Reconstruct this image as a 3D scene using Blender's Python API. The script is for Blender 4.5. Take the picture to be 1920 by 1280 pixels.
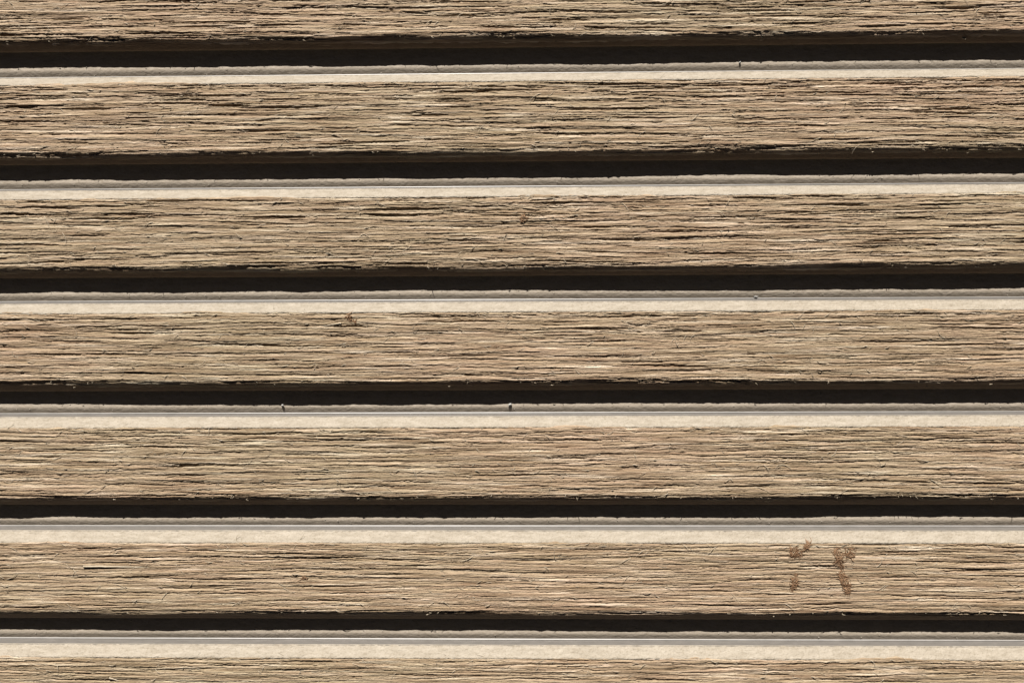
import bpy, math, random
import numpy as np
from mathutils import Vector

# ------------------------------------------------------------------ scene, camera, light
for o in list(bpy.data.objects): bpy.data.objects.remove(o)
scn = bpy.context.scene
COL = scn.collection
PITCH = 216.4                 # rib spacing in working units (one unit = 1/216.4 of 15 mm)
U = 0.015 / PITCH             # metres per working unit
TOP = 330 * U                 # height of the rib tops above the underside of the board

cam_d = bpy.data.cameras.new('camera')
cam = bpy.data.objects.new('camera', cam_d); COL.objects.link(cam)
cam_d.sensor_width = 36.0; cam_d.lens = 30.0
cam_d.clip_start = 0.005; cam_d.clip_end = 50.0
cam.location = (0, 0, TOP + 1598.8 * U)
cam.rotation_euler = (0.00221, 0.01832, -0.00356)
scn.camera = cam

SUN_EL, SUN_AZ = math.radians(33.8), math.radians(-7.0)      # azimuth from +Y towards +X
sv = Vector((math.sin(SUN_AZ) * math.cos(SUN_EL), math.cos(SUN_AZ) * math.cos(SUN_EL), math.sin(SUN_EL)))
w = bpy.data.worlds.new('World'); scn.world = w; w.use_nodes = True
wn = w.node_tree; wn.nodes.clear()
sky = wn.nodes.new('ShaderNodeTexSky'); sky.sky_type = 'NISHITA'; sky.sun_disc = False
sky.sun_elevation = SUN_EL; sky.sun_rotation = SUN_AZ
sky.altitude = 2500; sky.air_density = 0.05; sky.dust_density = 0.06; sky.ozone_density = 0.2
bg = wn.nodes.new('ShaderNodeBackground'); bg.inputs['Strength'].default_value = 0.05
wo = wn.nodes.new('ShaderNodeOutputWorld')
wn.links.new(sky.outputs[0], bg.inputs[0]); wn.links.new(bg.outputs[0], wo.inputs[0])
sd = bpy.data.lights.new('sun', 'SUN'); sd.energy = 5.0; sd.angle = math.radians(0.5); sd.color = (1.0, 0.945, 0.88)
so = bpy.data.objects.new('sun', sd); COL.objects.link(so)
so.rotation_euler = (-sv).to_track_quat('-Z', 'Y').to_euler()
so.location = sv * 2

vs = scn.view_settings
vs.view_transform = 'Standard'; vs.look = 'None'; vs.gamma = 1.0; vs.use_curve_mapping = False
vs.exposure = 1.25

# ------------------------------------------------------------------ materials
class NT:
    def __init__(s, name):
        s.m = bpy.data.materials.new(name); s.m.use_nodes = True
        s.t = s.m.node_tree; s.t.nodes.clear()
        s.out = s.n('ShaderNodeOutputMaterial'); s.bsdf = s.n('ShaderNodeBsdfPrincipled')
        s.l(s.bsdf.outputs[0], s.out.inputs[0])
        s.pos = s.n('ShaderNodeNewGeometry').outputs['Position']
    def n(s, k, **kw):
        x = s.t.nodes.new(k)
        for a, b in kw.items(): setattr(x, a, b)
        return x
    def l(s, a, b): s.t.links.new(a, b)
    def noise(s, lx, ly, detail=3, rough=0.55, dist=0.0, off=0.0):
        """noise whose features are lx by ly working units"""
        mp = s.n('ShaderNodeMapping'); s.l(s.pos, mp.inputs[0])
        mp.inputs['Scale'].default_value = (1 / (lx * U), 1 / (ly * U), 1 / (ly * U))
        mp.inputs['Location'].default_value = (off, off * 1.7, off * .3)
        t = s.n('ShaderNodeTexNoise'); s.l(mp.outputs[0], t.inputs['Vector'])
        t.inputs['Scale'].default_value = 1.0; t.inputs['Detail'].default_value = detail
        t.inputs['Roughness'].default_value = rough; t.inputs['Distortion'].default_value = dist
        return t.outputs['Fac']
    def ramp(s, fac, stops):
        r = s.n('ShaderNodeValToRGB'); s.l(fac, r.inputs[0])
        e = r.color_ramp.elements
        while len(e) < len(stops): e.new(0.5)
        for k, (p, c) in enumerate(stops):
            e[k].position = p; e[k].color = (*c, 1) if len(c) == 3 else c
        return r.outputs[0]
    def mix(s, fac, a, b, mode='MIX'):
        x = s.n('ShaderNodeMix', data_type='RGBA', blend_type=mode)
        for v, i in ((fac, 0), (a, 6), (b, 7)):
            if hasattr(v, 'is_output'): s.l(v, x.inputs[i])
            else: x.inputs[i].default_value = v if i == 0 else (*v, 1)
        return x.outputs[2]
    def bump(s, h, dist, strength=1.0, prev=None):
        b = s.n('ShaderNodeBump'); s.l(h, b.inputs['Height'])
        b.inputs['Distance'].default_value = dist * U; b.inputs['Strength'].default_value = strength
        if prev is not None: s.l(prev, b.inputs['Normal'])
        return b.outputs[0]
    def finish(s, color, rough, spec=0.3, normal=None):
        if hasattr(color, 'is_output'): s.l(color, s.bsdf.inputs['Base Color'])
        else: s.bsdf.inputs['Base Color'].default_value = (*color, 1)
        s.bsdf.inputs['Roughness'].default_value = rough
        s.bsdf.inputs['Specular IOR Level'].default_value = spec
        if normal is not None: s.l(normal, s.bsdf.inputs['Normal'])
        return s.m

def brushed_material():
    m = NT('brushed_wood_composite')
    c = m.ramp(m.noise(150, 6, 4, 0.6, 0.4), [(0.27, (0.122, 0.081, 0.049)), (0.43, (0.208, 0.156, 0.106)),
                                              (0.57, (0.262, 0.207, 0.150)), (0.72, (0.42, 0.367, 0.300))])  # grain streaks, with shade of gentle slopes and whitish highlights painted in
    hue = m.ramp(m.noise(110, 5, 2, 0.5, 0.5, 7.3), [(0.36, (0.97, 0.97, 0.84)), (0.50, (1, 1, 1)), (0.66, (1.06, 0.91, 0.90))])
    c = m.mix(0.3, c, hue, 'MULTIPLY')
    fine = m.ramp(m.noise(60, 2.6, 3, 0.6, 0.6, 9.1), [(0.30, (0.74, 0.71, 0.69)), (0.48, (1, 1, 1)), (0.70, (1.36, 1.38, 1.40))])  # fine grain; its pale streaks paint in sparkle on the fibres
    c = m.mix(0.8, c, fine, 'MULTIPLY')
    big = m.ramp(m.noise(900, 260, 1, 0.5, 0, 3.1), [(0.35, (0.97, 0.98, 0.92)), (0.65, (1.04, 0.99, 0.95))])
    c = m.mix(1.0, c, big, 'MULTIPLY')
    b = m.bump(m.noise(40, 2.6, 4, 0.65, 0.5, 1.9), 3.4)
    b = m.bump(m.noise(3.0, 1.6, 1, 0.5, 0.0, 5.9), 0.7, 1.0, b)
    return m.finish(c, 0.75, 0.15, b)

def smooth_material(name, a, b_, rough, spec, grain, lx=5, ly=3.2, amp=1.0):
    m = NT(name)
    c = m.ramp(m.noise(26, 8, 4, 0.65, 0.2), [(0.30, a), (0.70, b_)])
    sp = m.ramp(m.noise(5, 4, 2, 0.6, 0, 4.4), [(0.30, (0.82, 0.80, 0.76)), (0.50, (1, 1, 1))])
    c = m.mix(grain, c, sp, 'MULTIPLY')
    b = m.bump(m.noise(lx, ly, 2, 0.6, 0.1, 2.2), amp)
    return m.finish(c, rough, spec, b)

M_FACE = brushed_material()
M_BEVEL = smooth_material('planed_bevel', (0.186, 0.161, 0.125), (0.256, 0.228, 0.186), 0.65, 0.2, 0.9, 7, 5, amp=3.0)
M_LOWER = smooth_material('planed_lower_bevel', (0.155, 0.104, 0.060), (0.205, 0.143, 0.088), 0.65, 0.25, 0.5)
M_GROOVE = smooth_material('groove_floor', (0.225, 0.193, 0.153), (0.295, 0.257, 0.210), 0.65, 0.2, 0.7, 7, 5, 0.8)
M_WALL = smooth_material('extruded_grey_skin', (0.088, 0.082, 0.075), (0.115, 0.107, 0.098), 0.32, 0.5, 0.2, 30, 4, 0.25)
M_BEAD = smooth_material('polished_bead', (0.16, 0.155, 0.145), (0.22, 0.21, 0.20), 0.38, 0.9, 0.1, 60, 4, 0.1)
M_CORE = smooth_material('board_core', (0.16, 0.13, 0.09), (0.21, 0.17, 0.12), 0.8, 0.2, 0.6)
M_FIBRE = smooth_material('loose_fibre', (0.24, 0.20, 0.14), (0.36, 0.31, 0.24), 0.8, 0.2, 0.2)
M_TUFT = smooth_material('torn_fibre_wad', (0.115, 0.062, 0.032), (0.215, 0.135, 0.08), 0.85, 0.15, 0.4)
M_GRIT = smooth_material('grit', (0.17, 0.165, 0.155), (0.27, 0.265, 0.25), 0.5, 0.4, 0.3)
M_DUST = smooth_material('dust', (0.25, 0.22, 0.18), (0.38, 0.35, 0.30), 0.8, 0.2, 0.2)

# ------------------------------------------------------------------ mesh helpers
def link(name, me, mat, parent=None, loc=(0, 0, 0)):
    o = bpy.data.objects.new(name, me); COL.objects.link(o)
    o.location = loc
    if mat: me.materials.append(mat)
    if parent: o.parent = parent
    return o

def raw_mesh(name, V, F4=None, F3=None):
    me = bpy.data.meshes.new(name)
    V = np.asarray(V, np.float32)
    loops, starts, tot = [], [], 0
    for F in (F4, F3):
        if F is None or len(F) == 0: continue
        F = np.asarray(F, np.int32); k = F.shape[1]
        starts.append(np.arange(len(F), dtype=np.int32) * k + tot); tot += F.size
        loops.append(F.ravel())
    loops = np.concatenate(loops); starts = np.concatenate(starts)
    me.vertices.add(len(V)); me.vertices.foreach_set('co', V.ravel())
    me.loops.add(len(loops)); me.loops.foreach_set('vertex_index', loops)
    me.polygons.add(len(starts)); me.polygons.foreach_set('loop_start', starts)
    me.update(calc_edges=True)
    return me

def sheet(name, X, Y, Z, mat, parent, smooth=False, skirt=-70):
    """X, Y, Z: 2D arrays (rows down the picture, columns along the board) in working units,
    relative to the board's top; both ends are closed with a skirt"""
    X = np.hstack([X[:, :1], X, X[:, -1:]]); Y = np.hstack([Y[:, :1], Y, Y[:, -1:]])
    Z = np.hstack([np.full_like(Z[:, :1], skirt), Z, np.full_like(Z[:, :1], skirt)])
    ny, nx = Z.shape
    cy = float(Y.mean())
    V = np.stack([X * U, (cy - Y) * U, Z * U], -1).reshape(-1, 3)
    i = np.arange(ny * nx).reshape(ny, nx)
    F = np.stack([i[:-1, :-1], i[1:, :-1], i[1:, 1:], i[:-1, 1:]], -1).reshape(-1, 4)
    me = raw_mesh(name, V, F)
    if smooth: me.shade_smooth()
    loc = Vector((0, -cy * U, TOP))
    if parent is not None:
        p = parent
        while p is not None: loc -= p.location; p = p.parent
    return link(name, me, mat, parent, loc)

def fnoise(rng, ny, nx, ly, lx):
    a = rng.standard_normal((ny, nx)).astype(np.float32)
    ky = np.fft.fftfreq(ny)[:, None] * 2 * np.pi * ly; kx = np.fft.rfftfreq(nx)[None] * 2 * np.pi * lx
    f = np.fft.rfft2(a) * np.exp(-0.25 * (ky ** 2 + kx ** 2))
    r = np.fft.irfft2(f, s=(ny, nx)); return (r / r.std()).astype(np.float32)

HALF = 1500.0                 # half length of the board
DX = 2.0
XS = np.arange(-HALF, HALF + .1, DX); NX = len(XS)
keep = np.concatenate([np.arange(0, int((HALF - 1010) / DX), 6),
                       np.arange(int((HALF - 1010) / DX), int((HALF + 1010) / DX)),
                       np.arange(int((HALF + 1010) / DX), NX, 6)])
CH_UP, CH_LO = 18 / 19, 17 / 18
E0 = -579.8                    # lower edge of the first rib, measured down the picture from the axis
RIBW = 128.4

def smoothstep(x, a, b):
    t = np.clip((x - a) / (b - a), 0, 1); return t * t * (3 - 2 * t)

def rib_field(seed, rows, amp, marks=(), top_y=0.0):
    """height of the brushed face; rows = distances from the rib's upper edge"""
    rng = np.random.default_rng(seed)
    dy = 0.8
    s = np.arange(-14, RIBW + 17, dy); ny = len(s); P = 24
    NY = ny + 2 * P
    g = lambda ly, lx: fnoise(rng, NY, NX, ly / dy, lx / DX)
    warp = 3.0 * g(50, 260) + 1.0 * g(14, 60) + 0.40 * g(5, 5)
    idx = np.arange(P, P + ny)[:, None] + np.clip(warp[P:P + ny], -P + 2, P - 2) / dy
    lo = np.floor(idx).astype(int); fr = (idx - lo).astype(np.float32); c = np.arange(NX)[None]
    samp = lambda f: f[lo, c] * (1 - fr) + f[lo + 1, c] * fr
    h = 0.25 * samp(g(14, 340)) + 0.3 * samp(g(5, 170)) + 0.6 * samp(g(2.0, 110)) + 0.85 * samp(g(1.2, 60)) + 0.3 * samp(g(1.0, 8))
    for ly, lx, sc, a in ((6, 170, 1.1, 0.55), (3.0, 130, 1.0, 0.75)):
        q = samp(g(ly, lx)) * sc; f = np.floor(q); h += a * (f + smoothstep(q - f, 0, 0.22))
    # cracks and lifted splinters, stamped one by one
    def stamp(n, lmin, lmax, wmin, wmax, dmin, dmax, sign):
        for _ in range(n):
            L = int(np.exp(rng.uniform(np.log(lmin), np.log(lmax))) / DX)
            i0 = int(rng.integers(0, NX - L - 1)); y0 = rng.uniform(0, RIBW + 3)
            if sign < 0 and rng.random() < .25: y0 = rng.uniform(2, 40)
            t = np.linspace(0, 1, L)
            k = max(3, L // 5)
            wob = np.interp(np.arange(L), np.linspace(0, L - 1, k), np.cumsum(rng.normal(0, .45, k)))
            fine = np.interp(np.arange(L), np.linspace(0, L - 1, max(3, L // 2)), rng.normal(0, .35, max(3, L // 2)))
            yc = y0 + wob + fine + rng.normal(0, .012) * np.arange(L) * DX
            yc = yc - np.linspace(0, wob[-1] * .8, L)
            wd = rng.uniform(wmin, wmax) * np.power(np.sin(np.pi * np.clip(np.power(t, rng.uniform(.5, 1.8)), .0, 1)), .55) + .01
            d = rng.uniform(dmin, dmax)
            a = max(0, int((yc.min() - wmax - s[0]) / dy)); b = min(ny, int((yc.max() + wmax - s[0]) / dy) + 2)
            if b - a < 2: continue
            u = (s[a:b, None] - yc[None]) / wd[None]
            sl = h[a:b, i0:i0 + L]
            if sign < 0:
                sl -= d * np.clip(1.25 - np.abs(u) * 1.25, 0, 1) * np.minimum(1, wd / (wmin * .8))
            else:      # thin upper side, lifted lower lip
                sl += d * np.where(np.abs(u) < 1, 0.25 + 0.375 * (u + 1), 0) * np.minimum(1, wd / (wmin * .8))
    stamp(1300, 40, 260, 1.0, 2.8, .6, 1.8, 1)
    stamp(720, 20, 150, 0.9, 1.6, 1.5, 4.5, -1)
    stamp(90, 50, 200, 1.3, 2.4, 3.0, 7.0, -1)
    stamp(300, 5, 16, 1.5, 4.0, .8, 2.2, 1)
    stamp(120, 4, 12, 1.5, 4.0, 1.5, 3.5, -1)
    for px0, px1, py, wd0, d in marks:          # the long open cracks that stand out one by one
        x0, yy = ground_at(px0, py, 0); x1, _ = ground_at(px1, py, 0); yy -= top_y
        i0, i1 = [int(np.clip((x + HALF) / DX, 0, NX)) for x in (x0, x1)]; L = i1 - i0; t = np.linspace(0, 1, L)
        yc = yy + np.interp(t, np.linspace(0, 1, 6), rng.normal(0, .7, 6)) + np.interp(t, np.linspace(0, 1, L // 2), rng.normal(0, .3, L // 2))
        wd = wd0 * np.sin(np.pi * np.clip(t, .02, .98)) ** .6
        u = np.abs(s[:, None] - yc[None]) / wd[None]
        h[:, i0:i1] -= d * np.clip(1.4 - 1.4 * u, 0, 1)
    h -= np.percentile(h, 60)
    h = np.where(h > 0, h * .75, h) * amp
    # base profile with worn edges
    eu = 0.6 * g(30, 220)[P][None] + 1.2 * g(30, 50)[P][None] + .7 * g(30, 10)[P][None]
    el = 0.5 * g(30, 200)[P][None] + .45 * g(30, 30)[P][None] + .35 * g(30, 6)[P][None]
    su = s[:, None] - .5 - eu; sl_ = s[:, None] - RIBW - el
    up = np.where(su < 0, su * CH_UP * 1.3, 0); dn = -np.clip(sl_ + 5.5, 0, 13) ** 2 / 27.5 - np.clip(sl_ - 7.5, 0, None) * CH_LO * 1.12
    fade = smoothstep(s[:, None], -12, 3) * (1 - .9 * smoothstep(s[:, None], RIBW + 2, RIBW + 15)) - 0
    rnd = -0.8 * smoothstep(-s[:, None], -4, 1) - 2.2 * smoothstep(-s[:, None], 2, 6)
    z = h * fade + up + dn + rnd - 2.5 * smoothstep(s[:, None], RIBW + 8, RIBW + 15)
    if rows is not None:
        r = rows(s); return s[r], z[r]
    return s, z

def ground_at(px, py, z):
    """where the line of sight through a point of the photograph meets height z (board units)"""
    d = cam.rotation_euler.to_matrix() @ Vector(((px - 960) / 1600, (640 - py) / 1600, -1))
    t = (z - 1598.8) / d.z
    return d.x * t, -d.y * t
# ------------------------------------------------------------------ the board
board = bpy.data.objects.new('decking_board', None); COL.objects.link(board)
board.location = (0, 0, 0)
board['label'] = 'tan brushed wood composite decking board with seven ribs and dark shadowed grooves'
board['category'] = 'decking board'

MARKS = {0: [(1755, 1842, 15, 2.6, 7), (890, 1010, 52, 2, 6)],
         1: [(0, 72, 201, 2.8, 9), (118, 216, 205, 2.6, 9), (388, 474, 199, 2.8, 9), (300, 472, 181, 2.2, 7), (1140, 1240, 204, 2.4, 8), (1740, 1850, 204, 2.4, 8)],
         2: [(682, 832, 393, 3.0, 10), (690, 795, 404, 2.6, 9), (0, 66, 402, 3.0, 9), (498, 578, 407, 2.2, 8), (192, 292, 402, 2.4, 8), (1330, 1440, 407, 2.4, 8)],
         3: [(628, 702, 612, 2.6, 8), (786, 940, 603, 2.2, 8), (1015, 1190, 616, 2.2, 8), (60, 190, 640, 2.0, 7)],
         4: [(300, 385, 874, 2.6, 8), (985, 1090, 880, 2.2, 7), (1745, 1830, 822, 2.4, 8)],
         5: [(1592, 1690, 1021, 2.4, 8), (1500, 1582, 1062, 2.2, 7), (1362, 1482, 1087, 2.2, 8), (170, 270, 1055, 1.5, 5), (1500, 1590, 1132, 2.2, 7)]}
amps = [0.54, 0.49, 0.50, 0.46, 0.47, 0.43, 0.43]
ribs = []
xg = XS[keep]
xc = np.concatenate([np.arange(-HALF, -1010, 30), np.arange(-1010, 1010, 5), np.arange(1010, HALF + 1, 30)])

def strip(name, prof, y0, mat, parent, rng, rough_amp=0.0, xs=xc, smooth=True, wob=0.0):
    """a length of constant profile (list of (distance, height)) with slight unevenness"""
    t = np.array([p[0] for p in prof]); z = np.array([p[1] for p in prof])
    Y = (y0 + t)[:, None] + np.zeros((1, len(xs))); Z = z[:, None] + np.zeros((1, len(xs)))
    if rough_amp: Z = Z + rough_amp * rng.standard_normal(Z.shape)
    if wob:
        f = fnoise(rng, 64, 1024, 20, 50)[0]; Y = Y + wob * np.interp(xs, np.linspace(-HALF, HALF, 1024), f)[None]
    X = np.repeat(xs[None], len(t), 0)
    return sheet(name, X, Y, Z, mat, parent, smooth)

def dense(prof, step):
    t = np.array([p[0] for p in prof]); z = np.array([p[1] for p in prof]); out = []
    for a in range(len(t) - 1):
        n = max(1, int(round(math.hypot(t[a + 1] - t[a], z[a + 1] - z[a]) / step)))
        for k in range(n): out.append((t[a] + (t[a + 1] - t[a]) * k / n, z[a] + (z[a + 1] - z[a]) * k / n))
    out.append((t[-1], z[-1])); return out

for k in range(7):
    rng = np.random.default_rng(900 + k)
    top_y = E0 + PITCH * (k - 1) + 88.0            # upper edge of this rib
    if k == 0: rows = lambda s: np.concatenate([np.arange(0, 60, 5), np.arange(60, len(s))])
    elif k == 6: rows = lambda s: np.concatenate([np.arange(0, 112), np.arange(112, len(s), 5)])
    else: rows = None
    s, z = rib_field(40 + k, rows, amps[k], MARKS.get(k, ()), top_y)
    z = z[:, keep]
    Y = (top_y + s)[:, None] + np.zeros((1, len(xg))); X = np.repeat(xg[None], len(s), 0)
    rib = sheet('rib', X, Y, z, M_FACE, board); ribs.append((rib, top_y, s, z))
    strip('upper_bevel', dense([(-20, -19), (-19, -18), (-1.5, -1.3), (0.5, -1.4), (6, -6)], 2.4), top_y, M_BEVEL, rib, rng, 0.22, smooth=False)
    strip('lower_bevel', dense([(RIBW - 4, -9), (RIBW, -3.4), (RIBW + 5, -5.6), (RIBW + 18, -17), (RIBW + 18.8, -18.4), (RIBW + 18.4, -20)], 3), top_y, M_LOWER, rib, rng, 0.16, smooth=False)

grooves = []
for k in range(6):
    rng = np.random.default_rng(500 + k)
    y0 = E0 + PITCH * k
    prof = [(18.6, -18.6), (15, -20.5), (11.5, -22.5), (10, -27), (11, -31), (14, -31.9), (20, -32), (28, -32), (44, -32), (50, -31.8), (53, -32.4), (57, -34.2), (62.2, -37.1), (63.2, -38)]
    g = strip('groove', dense(prof, 2.2), y0, M_GROOVE, board, rng, 0.07, smooth=False)
    grooves.append((g, y0))
    bead = [(62.0, -38)] + [(63.3 - 1.3 * math.cos(a), -35.0 + 1.3 * math.sin(a)) for a in np.linspace(0, math.pi * .8, 8)] + [(64.9, -36)]
    strip('bead', bead, y0, M_BEAD, g, rng, 0.0)
    strip('side_wall', dense([(63.9, -36.5), (64.6, -33.5), (66.2, -27.5), (68.2, -20), (69.3, -17.4)], 3), y0, M_WALL, g, rng, 0.03)

# solid body under the ribs and grooves
def box(name, x0, x1, y0, y1, z0, z1, mat, parent, bev=6):
    import bmesh
    bm = bmesh.new(); bmesh.ops.create_cube(bm, size=1)
    for v in bm.verts: v.co = ((x0 + (v.co.x + .5) * (x1 - x0)) * U, -(y0 + (.5 - v.co.y) * (y1 - y0)) * U, (z0 + (v.co.z + .5) * (z1 - z0)) * U)
    bmesh.ops.bevel(bm, geom=bm.edges[:], offset=bev * U, segments=2, affect='EDGES')
    me = bpy.data.meshes.new(name); bm.to_mesh(me); bm.free()
    return link(name, me, mat, parent)
YA, YB = E0 - PITCH + 88 - 19.5, E0 + 5 * PITCH + 88 + RIBW + 18.4
box('core', -HALF - 1, HALF + 1, YA, YB, -330, -42, M_CORE, board).location.z = TOP
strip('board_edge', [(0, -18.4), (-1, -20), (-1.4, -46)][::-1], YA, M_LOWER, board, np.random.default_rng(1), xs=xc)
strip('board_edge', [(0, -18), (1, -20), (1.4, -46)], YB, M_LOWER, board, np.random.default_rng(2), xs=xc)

# ------------------------------------------------------------------ loose fibres, tufts, dust
class Hair:
    def __init__(s): s.V, s.Q = [], []
    def add(s, pts, r, sides=4):
        base = len(s.V); n = len(pts)
        for j, p in enumerate(pts):
            a = pts[max(0, j - 1)]; b = pts[min(n - 1, j + 1)]
            d = (b - a); d = d / (np.linalg.norm(d) + 1e-9)
            u = np.cross(d, [0.13, 0.31, 1]); u /= np.linalg.norm(u) + 1e-9; v = np.cross(d, u)
            rr = r * (1 - .75 * j / (n - 1))
            for q in range(sides):
                an = 2 * math.pi * q / sides
                s.V.append(p + (u * math.cos(an) + v * math.sin(an)) * rr)
        for j in range(n - 1):
            for q in range(sides):
                a = base + j * sides + q; b = base + j * sides + (q + 1) % sides
                s.Q.append((a, b, b + sides, a + sides))
    def build(s, name, mat, parent, stuff=True):
        V = np.array(s.V); c = V.mean(0); V = V - c
        V = np.stack([V[:, 0], -V[:, 1], V[:, 2]], -1) * U
        loc = Vector((c[0] * U, -c[1] * U, TOP + c[2] * U))
        p = parent
        while p is not None: loc -= p.location; p = p.parent
        me = raw_mesh(name, V, np.array(s.Q)[:, ::-1])
        o = link(name, me, mat, parent, loc)
        if stuff: o['kind'] = 'stuff'
        return o

def surf(rec, x, y):
    rib, ty, s, z = rec
    i = int(np.clip(np.searchsorted(s, y - ty), 0, len(s) - 1)); j = int(np.clip(np.searchsorted(xg, x), 0, len(xg) - 1))
    return float(z[i, j])

for k, rec in enumerate(ribs):
    rng = np.random.default_rng(70 + k); H = Hair(); rib, ty, s, z = rec
    for _ in range(300):
        x = rng.uniform(-1000, 1000); m = rng.random() + .39
        if m < .45: y = ty + RIBW + rng.normal(0, 2.0)
        elif m < .55: y = ty + rng.normal(2, 2)
        else: y = ty + rng.uniform(2, RIBW - 2)
        L = rng.uniform(5, 20) if rng.random() < .8 else rng.uniform(14, 34)
        an = rng.normal(0, .35) + (math.pi if rng.random() < .5 else 0)
        if m < .45: L = rng.uniform(2, 8); an = rng.uniform(-.2, 3.3) if rng.random() < .5 else an
        lift = rng.uniform(.5, 3.0); curl = rng.normal(0, .9)
        pts = []; p = np.array([x, y, surf(rec, x, y) - .3]); n = 6
        for j in range(n):
            pts.append(p.copy()); an += curl / n
            p = p + np.array([math.cos(an), math.sin(an), 0]) * L / n
            q = (j + 1) / (n - 1); p[2] = max(surf(rec, p[0], p[1]) if p[1] < ty + RIBW else -2, -6) + lift * math.sin(min(1, q) * 2.2)
        H.add(pts, rng.uniform(.35, .85))
    for _ in range(15):      # flakes hanging off the lower edge into the shade
        x = rng.uniform(-1000, 1000); d = abs(rng.normal(0, 4.5)) + 1.5; y = ty + RIBW + d
        p = np.array([x, y, -.62 * d + rng.uniform(-.6, .5)]); an = rng.normal(0, .6); L = rng.uniform(2, 7)
        H.add([p + np.array([math.cos(an), math.sin(an) * .6, rng.normal(0, .1)]) * L * q for q in (0, .33, .66, 1)], rng.uniform(.3, .9))
    H.build('loose_fibres', M_FIBRE, rib)

def tuft(rec, px, py, rx, ry, tilt, seed, n=70):
    n = int(n * 1.45); rx *= 1.2; ry *= 1.15
    """torn, matted wad of fibres standing on the brushed face at picture position px, py"""
    rng = np.random.default_rng(seed); H = Hair()
    x0, y0 = ground_at(px, py, 0)
    ca, sa = math.cos(tilt), math.sin(tilt)
    for _ in range(n):
        r = math.sqrt(rng.random()); a = rng.uniform(0, 6.283)
        u, v = r * math.cos(a) * rx, r * math.sin(a) * ry
        x, y = x0 + u * ca - v * sa, y0 + u * sa + v * ca
        an = tilt + math.pi / 2 + rng.normal(0, .6) + math.pi * (rng.random() < .5); L = rng.uniform(5, 13); cu = rng.normal(0, 2.0); pts = []
        lift = (1 - r * r) * rng.uniform(0, 1.8) + .1; zs = None
        for j in range(8):
            z0 = max(surf(rec, x + dx, y + dy_) for dx in (-3, 0, 3) for dy_ in (-2, 0, 2)); zs = z0 if zs is None else .6 * zs + .4 * z0
            pts.append(np.array([x, y, zs + lift])); an += cu / 8
            x += math.cos(an) * L / 8; y += math.sin(an) * L / 8
        H.add(pts, rng.uniform(.5, 1.1))
    o = H.build('fibre_tuft', M_TUFT, rec[0], False)
    o['label'] = 'brown matted tuft of torn fibres'
    return o

for i, (px, py, rx, ry, tl, n) in enumerate([(1492, 1036, 10, 8, .2, 50), (1514, 1022, 5, 9, .5, 26), (1572, 1046, 6, 16, -.25, 70), (1594, 1038, 9, 8, .3, 26),
                                             (1489, 1090, 5, 15, .2, 40), (1584, 1092, 6, 19, -.4, 80)]):
    tuft(ribs[5], px, py, rx, ry, tl, 300 + i, n)
tuft(ribs[3], 656, 594, 12, 5, .9, 320, 16)
tuft(ribs[2], 982, 412, 5, 6, .1, 322, 16)
tuft(ribs[5], 572, 703 + 380, 5, 3, .2, 323, 8)

def splinter(rec, px0, py0, px1, py1, r, lift, seed):
    """one thick lifted splinter lying along the grain, its first end free"""
    rng = np.random.default_rng(seed); H = Hair(); n = 14
    a = np.array(ground_at(px0, py0, 0)); b = np.array(ground_at(px1, py1, 0)); pts = []
    base = np.median([surf(rec, a[0] + (b[0] - a[0]) * q, a[1] + (b[1] - a[1]) * q) for q in np.linspace(0, 1, 20)])
    for j in range(n):
        q = j / (n - 1); p = a + (b - a) * q
        pts.append(np.array([p[0], p[1] + rng.normal(0, .25), base + r * .3 + lift * (1 - q) ** 2 - 1.2 * q]))
    H.add(pts, r, 6); base_i = 0
    o = H.build('splinter', M_FIBRE, rec[0], False); return o
splinter(ribs[5], 157, 1061, 290, 1063, 2.4, 1.0, 1)
splinter(ribs[0], 1816, 70, 1803, 62, 1.8, .6, 2)
splinter(ribs[3], 640, 606, 600, 612, 1.6, 1.0, 3)
splinter(ribs[6], 205, 1270, 222, 1276, 2.2, 1.2, 4)

def grain_mesh(rng, r, ax=(1, 1, 1)):
    import bmesh
    bm = bmesh.new(); bmesh.ops.create_icosphere(bm, subdivisions=1, radius=1)
    for v in bm.verts:
        f = 1 + rng.normal(0, .16); v.co = Vector((v.co.x * ax[0] * f, v.co.y * ax[1] * f, v.co.z * ax[2] * f)) * r * U
    me = bpy.data.meshes.new('grain'); bm.to_mesh(me); bm.free(); return me

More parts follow.
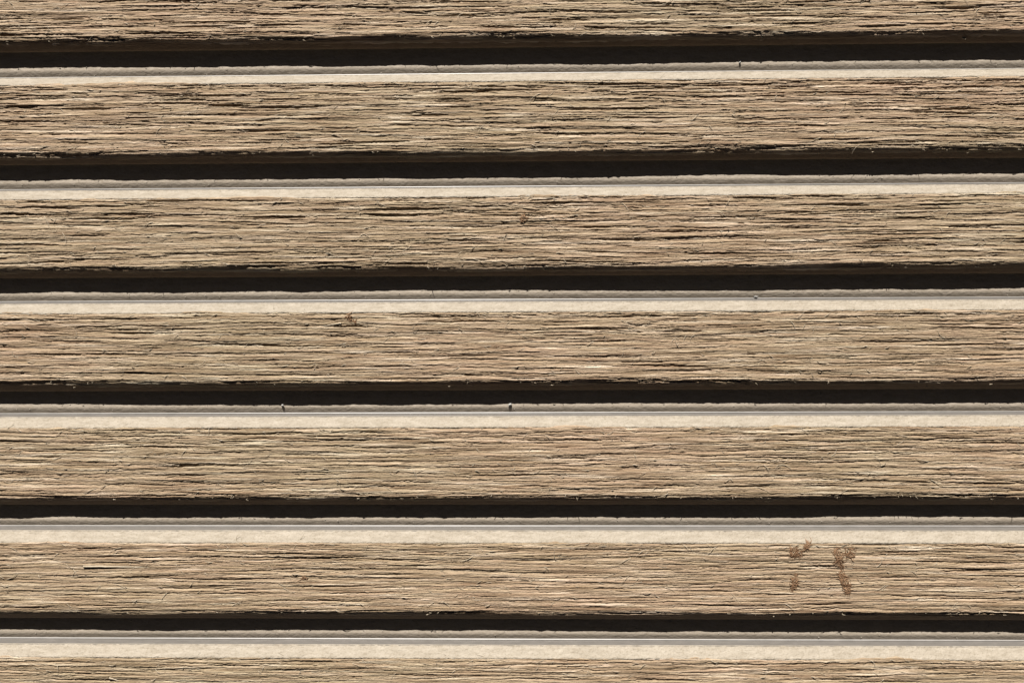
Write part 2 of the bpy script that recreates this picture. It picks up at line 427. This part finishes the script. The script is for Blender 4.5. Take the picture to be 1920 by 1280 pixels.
def floor_z(t):
    return float(np.interp(t, [18, 24, 28, 44, 50, 53, 57, 62], [-32, -32, -32, -32, -31.8, -32.4, -34.2, -37.0]))

for k, (g, y0) in enumerate(grooves):
    rng = np.random.default_rng(220 + k); V, F = [], []
    for _ in range(70):
        x = rng.uniform(-1000, 1000); t = rng.uniform(27, 60); r = rng.uniform(.5, 1.3)
        zc = floor_z(t) + r * .45; b = len(V)
        for d in ((1, 0, 0), (0, 1, 0), (-1, 0, 0), (0, -1, 0), (0, 0, 1), (0, 0, -1)):
            q = r * rng.uniform(.6, 1.3); V.append(((x + d[0] * q), -(y0 + t + d[1] * q), zc + d[2] * q * .8))
        for a in range(4):
            F.append((b + a, b + 4, b + (a + 1) % 4)); F.append((b + a, b + (a + 1) % 4, b + 5))
    V = np.array(V) * U; loc = Vector((0, -(y0 + 40) * U, TOP)); V[:, 1] += (y0 + 40) * U
    o = link('dust_specks', raw_mesh('dust_specks', V, None, np.array(F)), M_DUST, g, loc - g.location); o['kind'] = 'stuff'

# grit lying in the grooves: (picture x, groove, distance across, radius, proportions, label)
for i, (px, k, t, r, ax, lab) in enumerate([
        (956, 3, 47.0, 3.4, (1.2, .8, .8), 'largest pale oblong grit grain sitting on the shadow edge of a groove'),
        (530, 3, 47.5, 2.8, (1.0, 1.0, .9), 'small round grit grain on the shadow edge, in the same groove as the oblong grain'),
        (1418, 2, 60.0, 3.0, (1.6, .7, .7), 'thin pale chip lying against the grey side wall of a groove'),
        (1389, 0, 48.0, 2.6, (.9, 1.0, .8), 'tiny grey grit grain on the shadow edge of the end groove')]):
    rng = np.random.default_rng(600 + i); y0 = grooves[k][1]
    me = grain_mesh(rng, r, ax)
    zmin = min(v.co.z for v in me.vertices) / U
    o = link('grit_grain', me, M_GRIT, None, (ground_at(px, 640, -32)[0] * U, -(y0 + t) * U, TOP + (floor_z(t) - zmin - .15) * U))
    o.rotation_euler = (0, 0, rng.uniform(-.5, .5))
    o['label'] = lab; o['category'] = 'grit'; o['group'] = 'grit grains in the grooves'
